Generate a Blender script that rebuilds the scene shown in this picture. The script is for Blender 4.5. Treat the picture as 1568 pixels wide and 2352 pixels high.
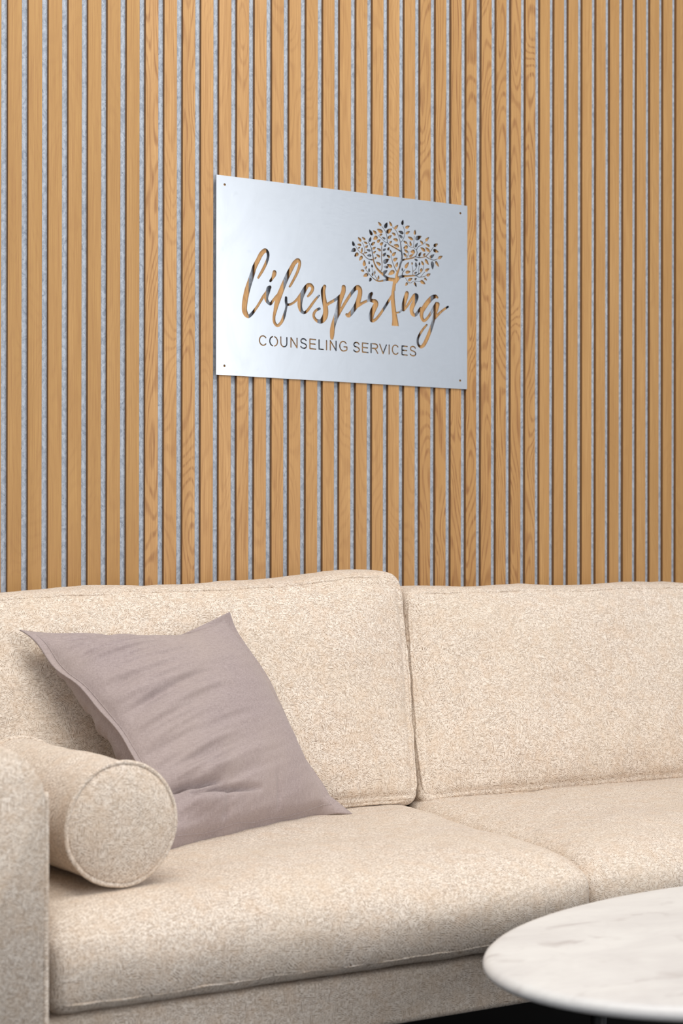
import bpy, bmesh, math, random
import numpy as np
from mathutils import Vector, Matrix, noise
from mathutils.geometry import delaunay_2d_cdt

random.seed(4)
for o in list(bpy.data.objects):
    bpy.data.objects.remove(o)
scene = bpy.context.scene
COL = scene.collection
PI = math.pi

# ------------------------------------------------------------------ camera
CAM_Z = 0.95
YAW = math.radians(29.0145)
cam_data = bpy.data.cameras.new('camera')
cam = bpy.data.objects.new('camera', cam_data)
COL.objects.link(cam)
cam.location = (0, -2.98382, CAM_Z)
cam.rotation_euler = (Matrix.Rotation(-YAW, 3, 'Z') @ Matrix.Rotation(PI/2, 3, 'X')
                      @ Matrix.Rotation(math.radians(0.085), 3, 'Z')).to_euler()
cam_data.sensor_fit = 'VERTICAL'
cam_data.sensor_height = 36.0
cam_data.sensor_width = 24.0
cam_data.lens = 3700/2352*36
cam_data.shift_y = 84/2352
cam_data.clip_start = 0.05
cam_data.dof.use_dof = True
cam_data.dof.focus_distance = 3.0
cam_data.dof.aperture_fstop = 5.0
scene.camera = cam

# ------------------------------------------------------------------ light
world = bpy.data.worlds.new('world')
scene.world = world
world.use_nodes = True
wb = world.node_tree.nodes['Background']
wb.inputs['Color'].default_value = (0.86, 0.91, 1.0, 1)
wb.inputs['Strength'].default_value = 0.70

def area(name, loc, target, sx, sy, power, col):
    d = bpy.data.lights.new(name, 'AREA')
    d.shape = 'RECTANGLE'; d.size = sx; d.size_y = sy
    d.energy = power; d.color = col
    o = bpy.data.objects.new(name, d); COL.objects.link(o)
    o.location = loc
    o.rotation_euler = (Vector(target)-Vector(loc)).to_track_quat('-Z', 'Y').to_euler()
    return o
area('ceiling_light', (0.9, -1.7, 3.3), (1.1, -0.75, 0.4), 2.6, 1.4, 64, (1.0, 0.955, 0.89))
area('front_fill_light', (2.25, -4.4, 1.6), (1.4, 0, 1.0), 1.6, 2.2, 60, (0.97, 0.98, 1.0))  # unseen panel added behind the camera: gradient on the sign, fill from the front
scene.view_settings.view_transform = 'Standard'
scene.view_settings.look = 'None'
scene.view_settings.exposure = 0.06
scene.view_settings.gamma = 1.0
scene.view_settings.use_curve_mapping = False

# ------------------------------------------------------------------ helpers
def srgb(r, g, b):
    f = lambda c: (c/255)/12.92 if c/255 <= 0.04045 else (((c/255)+0.055)/1.055)**2.4
    return (f(r), f(g), f(b), 1)

class NT:
    """Small helper to write node trees."""
    def __init__(s, name):
        s.m = bpy.data.materials.new(name); s.m.use_nodes = True
        s.t = s.m.node_tree; s.b = s.t.nodes['Principled BSDF']
    def n(s, kind, ins=None, **kw):
        nd = s.t.nodes.new(kind)
        for k, v in kw.items(): setattr(nd, k, v)
        for k, v in (ins or {}).items(): s.put(nd.inputs[k], v)
        return nd
    def put(s, sock, v):
        if isinstance(v, bpy.types.NodeSocket): s.t.links.new(v, sock)
        else: sock.default_value = v
    def math(s, op, a, b=0.0, c=None):
        ins = {0: a, 1: b}
        if c is not None: ins[2] = c
        return s.n('ShaderNodeMath', ins, operation=op).outputs[0]
    def vmul(s, v, xyz):
        return s.n('ShaderNodeVectorMath', {0: v, 1: xyz}, operation='MULTIPLY').outputs[0]
    def noise(s, v, scale=1.0, detail=2.0, rough=0.5, dist=0.0):
        return s.n('ShaderNodeTexNoise', {'Vector': v, 'Scale': scale, 'Detail': detail,
                   'Roughness': rough, 'Distortion': dist}).outputs['Fac']
    def ramp(s, f, stops):
        r = s.n('ShaderNodeValToRGB', {'Fac': f})
        e = r.color_ramp.elements
        while len(e) < len(stops): e.new(0.5)
        for el, (p, c) in zip(e, stops):
            el.position = p; el.color = c if len(c) == 4 else (*c, 1)
        return r.outputs['Color']
    def rng(s, f, a, b, lo=0.0, hi=1.0):
        return s.n('ShaderNodeMapRange', {0: f, 1: a, 2: b, 3: lo, 4: hi}).outputs[0]
    def mix(s, f, a, b, blend='MIX'):
        nd = s.n('ShaderNodeMix', data_type='RGBA', blend_type=blend)
        s.put(nd.inputs[0], f); s.put(nd.inputs[6], a); s.put(nd.inputs[7], b)
        return nd.outputs[2]
    def bump(s, h, strength, dist):
        nd = s.n('ShaderNodeBump', {'Height': h, 'Strength': strength, 'Distance': dist})
        s.t.links.new(nd.outputs[0], s.b.inputs['Normal'])
    def set(s, **kw):
        for k, v in kw.items(): s.put(s.b.inputs[k.replace('_', ' ')], v)
        return s.m

def tag(o, label=None, cat=None, group=None, kind=None):
    if label: o['label'] = label
    if cat: o['category'] = cat
    if group: o['group'] = group
    if kind: o['kind'] = kind
    return o

def empty(name, loc):
    o = bpy.data.objects.new(name, None); COL.objects.link(o)
    o.location = loc; o.empty_display_size = 0.1
    return o

def link_mesh(name, me, mat, parent=None, smooth=True):
    me.materials.append(mat)
    if smooth:
        me.polygons.foreach_set('use_smooth', [True]*len(me.polygons))
    o = bpy.data.objects.new(name, me); COL.objects.link(o)
    if parent:
        o.parent = parent
        me.transform(Matrix.Translation(-Vector(parent_world(parent))))
    return o

def parent_world(p):
    v = Vector(p.location)
    while p.parent:
        p = p.parent; v += Vector(p.location)
    return v

def mesh(name, verts, faces):
    me = bpy.data.meshes.new(name)
    me.from_pydata([tuple(v) for v in verts], [], faces); me.update()
    return me

def box_mesh(name, lo, hi, bevel=0.0, seg=2):
    bm = bmesh.new()
    bmesh.ops.create_cube(bm, size=1)
    for v in bm.verts:
        v.co = Vector([lo[i] + (v.co[i]+0.5)*(hi[i]-lo[i]) for i in range(3)])
    if bevel:
        bmesh.ops.bevel(bm, geom=bm.edges[:], offset=bevel, segments=seg, affect='EDGES', profile=0.5)
    me = bpy.data.meshes.new(name); bm.to_mesh(me); bm.free()
    return me

def tube_mesh(name, pts, r, closed=False, seg=8, caps=True):
    """Tube swept along pts; r a number or one per point."""
    n = len(pts); pts = [Vector(p) for p in pts]
    R = r if isinstance(r, (list, tuple)) else [r]*n
    vs, fs = [], []
    up = None
    for i, p in enumerate(pts):
        a = pts[(i-1) % n] if (closed or i > 0) else p
        b = pts[(i+1) % n] if (closed or i < n-1) else p
        t = (b-a).normalized()
        if up is None:
            up = Vector((0, 0, 1)) if abs(t.z) < 0.9 else Vector((1, 0, 0))
        up = (up - t*up.dot(t)).normalized()
        s = t.cross(up)
        for k in range(seg):
            an = 2*PI*k/seg
            vs.append(p + (up*math.cos(an) + s*math.sin(an))*R[i])
    m = n if closed else n-1
    for i in range(m):
        j = (i+1) % n
        for k in range(seg):
            l = (k+1) % seg
            fs.append((i*seg+k, j*seg+k, j*seg+l, i*seg+l))
    if not closed and caps:
        fs.append(tuple(range(seg))[::-1]); fs.append(tuple((n-1)*seg+k for k in range(seg)))
    me = mesh(name, vs, fs)
    bm = bmesh.new(); bm.from_mesh(me)
    bmesh.ops.recalc_face_normals(bm, faces=bm.faces); bm.to_mesh(me); bm.free()
    return me

def grid_box(half, res):
    """Points of a finely divided box surface, normalised to -1..1 and scaled by half."""
    bm = bmesh.new()
    ax = []
    for d in range(3):
        g = set(np.round(np.linspace(-1, 1, res[d]+1), 5).tolist())
        for e in (0.0035, 0.007, 0.0105, 0.0135, 0.017, 0.0205, 0.025, 0.031):     # finer rows near the edges
            if half[d] > 0.05: g |= {round(1-e/half[d], 5), round(e/half[d]-1, 5)}
        g = sorted(g); keep = [g[0]]
        for q in g[1:]:
            if (q-keep[-1])*half[d] > 0.0022 or q == 1: keep.append(q)
        ax.append(np.array(keep))
    for d in range(3):
        a, b = [i for i in range(3) if i != d]
        for s in (-1, 1):
            g = {}
            for i, u in enumerate(ax[a]):
                for j, v in enumerate(ax[b]):
                    p = [0, 0, 0]; p[d] = s; p[a] = u; p[b] = v
                    g[i, j] = bm.verts.new([p[k]*half[k] for k in range(3)])
            for i in range(len(ax[a])-1):
                for j in range(len(ax[b])-1):
                    bm.faces.new((g[i, j], g[i+1, j], g[i+1, j+1], g[i, j+1]))
    bmesh.ops.remove_doubles(bm, verts=bm.verts, dist=1e-5)
    bmesh.ops.recalc_face_normals(bm, faces=bm.faces)
    return bm

def fbm(x, y, z, s, o=3):
    return noise.fractal(Vector((x*s, y*s, z*s)), 1.0, 2.0, o, noise_basis='PERLIN_ORIGINAL')

# ------------------------------------------------------------------ materials
def oak_material():
    t = NT('oak')
    co = t.n('ShaderNodeTexCoord').outputs['Object']
    seed = t.n('ShaderNodeAttribute', attribute_name='seed').outputs['Fac']
    fig = t.n('ShaderNodeAttribute', attribute_name='figure').outputs['Fac']
    tone = t.n('ShaderNodeAttribute', attribute_name='tone').outputs['Fac']
    off = t.n('ShaderNodeCombineXYZ', {0: t.math('MULTIPLY', seed, 7.31), 1: 0.0, 2: t.math('MULTIPLY', seed, 13.7)}).outputs[0]
    v = t.n('ShaderNodeVectorMath', {0: co, 1: off}, operation='ADD').outputs[0]
    # cathedral figure: contour lines of a long stretched noise
    base = t.noise(t.vmul(v, (12, 12, 2.3)), 1.0, 1.5, 0.42, 0.3)
    rings = t.math('SINE', t.math('MULTIPLY', base, 165.0))
    rings = t.rng(rings, 0.1, 1.0, 0.0, 1.0)
    wob = t.noise(t.vmul(v, (300, 300, 12)), 1.0, 3.0, 0.6)
    rings = t.math('MULTIPLY', rings, t.rng(wob, 0.3, 0.65))
    fine = t.noise(t.vmul(v, (760, 760, 6)), 1.0, 3.0, 0.62)
    pores = t.noise(t.vmul(v, (900, 900, 40)), 1.0, 2.0, 0.55)
    pores = t.rng(pores, 0.60, 0.74)
    broad = t.noise(t.vmul(v, (26, 26, 1.6)), 1.0, 3.0, 0.5)
    plain = t.mix(t.rng(broad, 0.3, 0.7), srgb(184, 139, 84), srgb(200, 156, 101))
    dark = t.mix(t.rng(broad, 0.3, 0.7), srgb(168, 126, 66), srgb(182, 140, 80))
    col = t.mix(tone, dark, plain)
    col = t.mix(t.rng(fine, 0.38, 0.66, 0.0, 0.7), col, srgb(152, 106, 54))
    col = t.mix(t.math('MULTIPLY', rings, t.math('MULTIPLY', fig, 0.85)), col, srgb(134, 86, 42))
    col = t.mix(t.math('MULTIPLY', pores, t.math('MULTIPLY_ADD', fig, 0.25, 0.12)), col, srgb(120, 78, 42))
    t.bump(t.math('ADD', fine, t.math('MULTIPLY', pores, -0.6)), 0.25, 0.0006)
    return t.set(Base_Color=col, Roughness=0.55)

def felt_material():
    t = NT('grey_felt')
    co = t.n('ShaderNodeTexCoord').outputs['Object']
    a = t.noise(t.vmul(co, (110, 110, 80)), 1.0, 4.0, 0.65, 1.2)
    b = t.noise(t.vmul(co, (260, 260, 130)), 1.0, 3.0, 0.6, 2.0)
    col = t.mix(t.rng(a, 0.34, 0.62), srgb(148, 156, 168), srgb(190, 198, 208))
    col = t.mix(t.rng(b, 0.60, 0.72, 0.0, 0.75), col, srgb(100, 108, 122))
    t.bump(a, 0.5, 0.001)
    return t.set(Base_Color=col, Roughness=0.95, Specular_IOR_Level=0.15)

def chenille_material():
    """Thick woven chenille: patches of short parallel threads lying this way and that, like a broken herringbone."""
    t = NT('beige_chenille')
    co = t.n('ShaderNodeTexCoord').outputs['Object']
    sx = t.n('ShaderNodeSeparateXYZ', {0: co}).outputs
    X = t.math('MULTIPLY_ADD', sx[1], 0.35, sx[0])
    Z = t.math('MULTIPLY_ADD', sx[1], 0.90, sx[2])
    wob = t.noise(co, 110.0, 2.0, 0.5)
    def threads(ang, period, seed):
        q = t.math('ADD', t.math('MULTIPLY', Z, math.cos(ang)), t.math('MULTIPLY', X, math.sin(ang)))
        ph = t.math('MULTIPLY_ADD', q, 2*PI/period, t.math('MULTIPLY', wob, 8.0))
        s_ = t.math('MULTIPLY_ADD', t.math('SINE', ph), 0.5, 0.5)
        al = t.n('ShaderNodeVectorRotate', {'Vector': co, 'Angle': ang}, rotation_type='Y_AXIS').outputs[0]
        al = t.n('ShaderNodeVectorMath', {0: al, 1: (seed, seed, seed)}, operation='ADD').outputs[0]
        dash = t.noise(t.vmul(al, (120, 400, 460)), 1.0, 1.0, 0.5)
        return t.math('MULTIPLY', t.math('POWER', t.math('SUBTRACT', 1.0, s_), 2.2), t.rng(dash, 0.42, 0.60))
    a = threads(0.10, 0.0029, 1.0); b = threads(PI/2, 0.0028, 2.0)
    c = threads(0.50, 0.0028, 3.0); d = threads(-0.48, 0.0028, 4.0)
    def off(k): return t.n('ShaderNodeVectorMath', {0: co, 1: (k, k*2, k*3)}, operation='ADD').outputs[0]
    s1 = t.rng(t.noise(off(1.0), 62.0, 2.0, 0.55), 0.47, 0.53)
    s2 = t.rng(t.noise(off(4.0), 55.0, 2.0, 0.55), 0.47, 0.53)
    ab = t.n('ShaderNodeMix', {0: s1, 2: a, 3: b}).outputs[0]
    cd = t.n('ShaderNodeMix', {0: s1, 2: c, 3: d}).outputs[0]
    w = t.n('ShaderNodeMix', {0: s2, 2: ab, 3: cd}).outputs[0]
    tuft = t.noise(co, 330.0, 2.0, 0.6)
    big = t.noise(co, 8.0, 3.0, 0.5)
    mid = t.noise(co, 38.0, 2.0, 0.6)
    col = t.mix(t.rng(tuft, 0.35, 0.62), srgb(200, 182, 163), srgb(231, 218, 203))
    col = t.mix(t.math('MULTIPLY', w, 0.95), col, srgb(118, 92, 70))
    col = t.mix(t.rng(mid, 0.45, 0.68, 0.0, 0.30), col, srgb(200, 171, 142))
    col = t.mix(t.rng(big, 0.35, 0.7, 0.0, 0.22), col, srgb(210, 192, 168))
    hgt = t.math('MULTIPLY_ADD', tuft, 0.7, t.math('MULTIPLY', w, -1.0))
    t.bump(hgt, 0.5, 0.0012)
    return t.set(Base_Color=col, Roughness=0.95, Specular_IOR_Level=0.12, Sheen_Weight=0.10, Sheen_Roughness=0.5)

def linen_material():
    t = NT('mauve_linen')
    co = t.n('ShaderNodeTexCoord').outputs['Object']
    h = t.noise(t.vmul(co, (90, 400, 1500)), 1.0, 2.0, 0.6)
    v = t.noise(t.vmul(co, (1500, 400, 90)), 1.0, 2.0, 0.6)
    w = t.math('ADD', h, v)
    big = t.noise(co, 7.0, 2.0, 0.5)
    col = t.mix(t.rng(w, 0.8, 1.2), srgb(144, 129, 126), srgb(168, 153, 149))
    col = t.mix(t.rng(big, 0.35, 0.7, 0.0, 0.35), col, srgb(172, 156, 143))
    t.bump(w, 0.22, 0.0006)
    return t.set(Base_Color=col, Roughness=0.9, Specular_IOR_Level=0.15, Sheen_Weight=0.15)

def marble_material():
    t = NT('white_marble')
    co = t.n('ShaderNodeTexCoord').outputs['Object']
    a = t.noise(t.vmul(co, (5, 9, 9)), 1.0, 5.0, 0.6, 1.0)
    b = t.noise(t.vmul(co, (3, 8, 8)), 1.7, 6.0, 0.55, 2.2)
    c = t.noise(t.vmul(co, (12, 26, 12)), 1.0, 3.0, 0.5, 0.6)
    vein = t.math('ABSOLUTE', t.math('SUBTRACT', b, 0.5))
    vein = t.rng(vein, 0.0, 0.05, 1.0, 0.0)
    col = t.mix(t.rng(a, 0.35, 0.7), srgb(216, 213, 208), srgb(203, 199, 195))
    col = t.mix(t.math('MULTIPLY', vein, 0.12), col, srgb(182, 176, 172))
    col = t.mix(t.rng(c, 0.60, 0.72, 0.0, 0.5), col, srgb(160, 150, 146))
    return t.set(Base_Color=col, Roughness=0.38, Specular_IOR_Level=0.35)

def steel_material():
    t = NT('brushed_steel')
    co = t.n('ShaderNodeTexCoord').outputs['Object']
    a = t.noise(t.vmul(co, (9, 9, 5)), 1.0, 4.0, 0.6, 1.5)
    b = t.noise(t.vmul(co, (60, 60, 700)), 1.0, 2.0, 0.5)
    c = t.noise(co, 34.0, 2.0, 0.5)
    col = t.mix(t.rng(a, 0.35, 0.7), srgb(196, 200, 204), srgb(186, 190, 194))
    col = t.mix(t.rng(c, 0.71, 0.8, 0.0, 0.3), col, srgb(170, 175, 180))
    r = t.math('ADD', t.rng(a, 0.3, 0.7, 0.30, 0.36), t.rng(b, 0.3, 0.7, -0.02, 0.02))
    t.bump(c, 0.05, 0.001)
    return t.set(Base_Color=col, Metallic=0.9, Roughness=r)

def plain(name, col, rough, metal=0.0):
    t = NT(name)
    co = t.n('ShaderNodeTexCoord').outputs['Object']
    a = t.noise(co, 12.0, 3.0, 0.5)
    c = t.mix(t.rng(a, 0.3, 0.7, 0.0, 0.12), col, (col[0]*1.4, col[1]*1.4, col[2]*1.4, 1))
    return t.set(Base_Color=c, Roughness=rough, Metallic=metal)

OAK = oak_material(); FELT = felt_material(); SLAT_SIDE = plain('slat_edge_brown', srgb(126, 86, 42), 0.7); CHEN = chenille_material(); LINEN = linen_material()
MARBLE = marble_material(); STEEL = steel_material()
DARKMETAL = plain('black_metal', srgb(24, 23, 23), 0.45, 0.3)
CARPET = plain('charcoal_carpet', srgb(16, 15, 15), 0.95)
PAINT = plain('wall_paint', srgb(226, 224, 220), 0.8)
BLACKCLOTH = plain('black_dust_cover', srgb(22, 20, 20), 0.95)

# ------------------------------------------------------------------ the setting
fl = link_mesh('floor', box_mesh('floor', (-2.5, -5.5, -0.05), (5.0, 0.1, 0.0)), CARPET, smooth=False); tag(fl, kind='structure')
wl = link_mesh('wall_back', box_mesh('wall_back', (-2.5, 0.018, 0.0), (5.0, 0.118, 2.8)), PAINT, smooth=False); tag(wl, kind='structure')

# ------------------------------------------------------------------ slatted oak panels
X0, PITCH, SLAT, DEPTH, FELT_T = 0.92963, 0.04, 0.027, 0.009, 0.009
P_TOP, P_BOT = 2.72, 0.004
def slat_panel(n0, label, figs, tones, twist=0.0):
    xa = X0 + PITCH*n0
    root = empty('slatted_panel', (xa + 0.16, 0.0, P_BOT))
    tag(root, label, 'panel', 'slatted oak wall panels')
    bk = link_mesh('felt_backing', box_mesh('felt_backing', (xa-0.0125, DEPTH, P_BOT), (xa+0.3065, DEPTH+FELT_T, P_TOP)), FELT, root, smooth=False)
    bm = bmesh.new()
    ls = bm.verts.layers.float.new('seed'); lf = bm.verts.layers.float.new('figure'); lt = bm.verts.layers.float.new('tone')
    b = 0.0005
    for k in range(8):
        rnd = random.Random(n0*31+k)
        a = xa + PITCH*k; c = a + SLAT
        prof = [(a, DEPTH), (a, b), (a+b, 0), (c-b, 0), (c, b), (c, DEPTH)]
        rows = []
        for z in (P_BOT, P_TOP):
            r = []
            for x, y in prof:
                v = bm.verts.new((x, y, z)); v[ls] = (n0*8+k)*0.618 % 9.7
                v[lf] = figs[k] if isinstance(figs, (list, tuple)) else figs*rnd.uniform(0.8, 1.2)
                v[lt] = min(1, max(0, tones + rnd.uniform(-0.12, 0.12)))
                r.append(v)
            rows.append(r)
        for i in range(5):
            f = bm.faces.new((rows[0][i], rows[0][i+1], rows[1][i+1], rows[1][i]))
            f.material_index = 1 if i in (0, 4) else 0  # side faces get a darker brown than the fronts
        bm.faces.new(rows[0][::-1]); bm.faces.new(rows[1])
    bmesh.ops.recalc_face_normals(bm, faces=bm.faces)
    me = bpy.data.meshes.new('slats'); bm.to_mesh(me); bm.free()
    o = link_mesh('oak_slats', me, OAK, root, smooth=False); me.materials.append(SLAT_SIDE)
    return root
slat_panel(-9, 'slatted oak wall panel beyond the left edge of the photo, left of all the others', 0.2, 0.25)
slat_panel(-1, 'leftmost slatted wall panel in view, deeper yellow-brown oak, behind the left sofa end', 0.18, 0.05)
slat_panel(7, 'slatted oak wall panel of paler pinkish wood behind the left edge of the steel sign', [1.0, 0.5, 0.9, 0.35, 0.35, 0.6, 0.4, 0.5], 1.0)
slat_panel(15, 'slatted oak wall panel of even plain grain behind the middle of the steel sign', 0.35, 0.75)
slat_panel(23, 'slatted oak wall panel with bold dark grain behind the right edge of the steel sign', 1.05, 0.6)
slat_panel(31, 'fine straight-grained slatted oak panel, first one clear of the steel sign to its right', 0.15, 0.5)
slat_panel(39, 'slatted oak wall panel cut off by the right edge of the photo, shaded greyish brown', 0.22, 0.35)
slat_panel(47, 'slatted oak wall panel beyond the right edge of the photo, right of all the others', 0.2, 0.5)

# ------------------------------------------------------------------ steel sign with cut-out lettering
STROKES='''94.8,204.1,4.8 99,211.1,5.7 103.9,219,6.4 110.6,231.5,6.7 115.9,243.8,6.1 117.5,252.9,6.1 115.9,259,6.7 110.1,261.7,8.9 101.5,253.7,9.5 94.3,240.5,9.7 86.1,224.9,10.2 81.2,209.7,10.8 74.1,189.8,11.7 69.2,174.6,12.4 65.2,156.6,12.5 63.3,138.7,12 65.7,129.2,11.4 71.8,123,7.6 80,128.8,6.7 90.7,142.2,5.7 99,154.6,5.7 106.4,166.4,6.1 112.6,175,5.4|121.9,187.2,6.7 118.9,184.2,9.9 117.2,178.4,10.2 113.9,169.2,9.6 113.1,161.7,8.8 117.2,155.3,7.2 123,152.7,6.4 128.9,159.9,5.8 135.5,167.8,5.8 142.2,175.8,4.8|132.2,218.4,9.3 130.9,213,9.3 127.2,206,5.8 122.5,199.7,5.7|167.4,191.7,4.5 171.7,198.4,5.5 177.6,208.6,5.8 184.3,221.2,6.4 189.1,233.6,6.8 190.8,242.1,6.8 189.1,247.2,7.7 185.2,248.1,8.7 177.6,240.9,9 172.5,232.2,9.6 165.4,219.6,10.3 159.9,208.7,10.6 154,196.2,10.9 148.6,183.8,11.5 142.2,168.3,12.2 137.2,153,10.6 133.9,139.3,8.3 131.2,127.2,6.7 131.5,116.7,6.7 135.5,110.3,6.4 140.6,109,6.4 147.6,115.6,6.7 152.6,124.9,7.1 156,134.9,6.4 159,145.6,4.8 159.9,153.2,5.6 159,160.6,6.4 159,168.1,5.8|159.9,153.9,5.5 167.4,154.5,5.1 175.9,158.8,5.1 184.3,166.2,5.5 191.1,175,5.8|209.9,174.7,4.5 215,179.9,6.1 220.1,187.1,6.8 221.5,194,7.1 216.7,198.9,7.8 209.9,197.9,8.1 203.9,190.4,9.7 198.8,181.7,11 193.3,170.7,11.9 191.1,158.5,11.3 192,149.5,10 195.4,142.9,8.1 201,139.9,6.1 207.3,143.3,6.1 214.1,151.1,6.1 221.8,161.5,5.8 230.4,172,5.2 236.9,178.5,3.9|250,199,7.5 246.4,189.9,10.7 247.1,179.3,11.1 249.4,167.3,11.4 251.9,155.4,12 252.5,143.2,12.7 249,132.3,12.7 240.7,124.5,9.4 230.4,126.2,7.1 224.1,133.6,6.2 225.3,141.3,6.2 230.4,147.4,5.5 237.6,151,5.8|251.9,158.4,6.5 263.2,165.6,6.5 271.9,170.5,6.2 280.6,176.1,6.5 287.6,182.4,5.9|295.8,200.9,10.1 295.2,192.1,10.8 291,181.1,10.8 285.8,168.5,11.1 282.3,154.5,11.1 278,138.9,11.4 272.2,123.3,11.1 268.9,110.9,11.4 268.1,100.1,11.1 267.5,91.7,8.2|275.8,129.2,7.2 283.6,142,6.5 290.6,154,6.5 299.3,167.9,6.9 308.1,180.8,6.9 316,191.4,7.4 323.1,199.3,8.2 330.1,203.4,10.2 334.9,199.4,10.9 335.8,191.8,10.9 333.7,182.1,11.5 330.1,171.4,11.5 324.8,161.8,10.8 316,150.1,9.8 307.8,141.9,9.2 303.2,143.1,6.9|326.6,161.9,6.6 332.8,165.5,7.2 339.9,169.8,6.3 348.7,174.3,5.9 357.6,178.1,5.9|364.4,192.9,6.9 360.3,187.5,9.9 359.8,180.6,9.9 364.8,177.7,7.6 373.3,175.8,10.3 375.1,170.9,11.6 370.5,162,12.6 365.7,152.4,12.9 363,143,12.2 363.9,136.5,9.9 368.3,135.1,7.3 374.6,138.4,6.3 384.4,149.1,6.3 395.2,163.8,6 404.2,176.9,6 414.2,191.6,5.3|425.9,155.9,3.7 432.9,157.8,4 439.6,163.1,5|452.4,200.3,9.4 450.2,192.8,10.7 446.3,181.6,10.4 443.2,170.4,9.7 443.8,164.2,7.7 446.9,166,6 452.4,171.9,5.7 458.8,180.9,6.4 465.2,190,6.7 471.6,196.8,8.7 476.8,197.2,9.4 476.2,191.6,10.4 470.1,180.2,11.1 465.2,170.5,10.7 464.3,162.6,9.7 467.6,155.7,9.1 474.4,155,7 480.8,162.2,6.7 487.3,170.5,6.4|530.4,197,5.1 525.3,199.3,7.8 516,195,10.1 505.8,185.2,10.8 497.4,174.4,11.1 490.4,162.9,10.1 490,151.8,8.4 494.7,144.3,7.4 502.1,147.6,6.4 511.4,158.8,6.4 519.7,172,6.8 528.1,183.7,7.8|531.3,182.4,9.8 528.1,173.4,10.8 524.4,162.1,9.1 521.2,150.8,8.8 517.9,139.6,8.1 513.2,126.6,8.4 507.6,113.7,8.8 501.2,100.6,9.1 494.7,90.5,8.4 487.3,86.4,6.7 480.8,92.3,6 480.1,102.5,5.7 485.4,113.8,5.7 493.7,125.3,5.4 503,135.4,4.4|524.4,151.8,6.4 532.8,160.3,6.1 544,169.8,5.4 557.8,178.8,4.8|422.8,226.8,8 408.9,227.9,6.1 400.2,230.9,5.7 389.8,237.5,5.4 381.2,243.5,5.1 374.3,251.1,4.1 369.5,261.1,3.2 367.8,269.9,2.5 365.7,280.1,2.2 362.3,291.7,1.9 355.4,302.9,1.3|417.6,225.6,5.8 407.1,226.3,6.1 401.9,225.8,5.8 393.3,222.9,4.1 382.9,220.6,3.5 374.3,222.1,2.5 365.7,227.4,1.6 357.1,234.8,1.3 346,247.2,1|379.5,221.1,1.6 374.3,228.8,1.3 367.4,240.1,1 364.9,246.6,1|384.6,240.8,1.6 389,246.4,1.9 389.8,256.9,1.9 388.4,271.7,1.9 389,283.7,1.9 388.6,295.6,1.9|366.6,265,2.9 358.9,265,1.9 350.3,268.4,1.6 343.8,274.5,2.2 335,278.8,1.4 328.2,285.6,1.1 323.9,291.4,0.9|344.3,275.2,1.6 347.2,282.2,1.3 345.2,291.6,1 340.9,299.4,1|425.4,227,8 427.2,239.1,6.1 432.4,251.6,4.5 435.9,262.4,4.5 438.9,270.1,4.8 439.4,282.2,3.9 437.7,294,2.9 435.9,307.4,1.9 431.5,320.4,1.4 425.4,331.9,1.3 415,340.6,1|436.3,308.1,1.6 442,315.4,1.3 446.4,326.4,1.3 445.5,336.8,1.1 441.7,345.4,1|436.8,289.4,3.5 426.3,293.7,3.2 415.8,298,2.9 407.1,301.7,2.2 402.8,307.3,1.6 401.9,317.7,1.4 397.6,329.2,1.3 389,338.8,1|401.9,304.5,1.3 395,307.3,1.1 387.2,313.3,1 379.5,318.8,1|426.3,245.1,1.9 421.1,253.6,1.9 415.8,265.1,1.4 412.4,279.8,1|439.4,270.2,4.8 447.3,273.1,3.5 457.8,275.5,3.2 468.4,278.7,2.9 475.5,283.8,1.9 478.2,290.1,1.6 476.9,296,1.6 479.9,302.4,1.5 487.9,307.6,1.3 495,311.3,1.1 499.5,317,1|476.9,296,1.3 469.3,301.4,1.1 469.8,313.5,1.1 470.6,325.6,1|468.4,301.3,1.3 461.4,301,1.1 455.2,304.6,1.1 452.6,308.1,1|450.8,274.9,1.4 455.2,283.6,1.1 457.5,291.3,1|472,280.8,2.3 486.1,280.3,1.9 498.6,283.6,2.3 507.5,291.2,1.6 514.6,299.4,1.5 520,306.3,1|500.4,283.8,1.9 511.1,279.4,1.6 521.8,278.1,1.5 531.7,282,1.1|424.5,223.9,9.6 433.3,232.9,6.4 442,235.9,5.5 454.3,237.6,4.2 466.7,239.4,3.5 475.5,240.9,2.9 482.6,244.5,1.9 489.7,250.3,1.5 494.1,258.3,1.3 495,264.4,1|481.7,245.1,1.3 481.7,254.2,1.1 483.5,262.7,1|467,240.9,1.5 467,251.5,1.3 465.3,261.9,1|467.5,248.5,1.1 473.7,253.5,1.1 476.9,259.1,1|440.3,236.5,2.6 441.2,243.3,1.9 447.3,251.3,1.1|474.6,240.8,1.5 480.8,237.8,1.3 487.9,238.1,1.3 496.8,240.3,1.3 502.1,243.8,1|487,238.3,1.1 492.4,244.5,1 497.7,250.2,1|448.7,233.4,1.1 451.7,228.4,1 457.8,223.6,1 463.1,223.6,1.1 467.5,227.4,1 475.5,228.3,1 486.1,228.6,1'''
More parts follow.
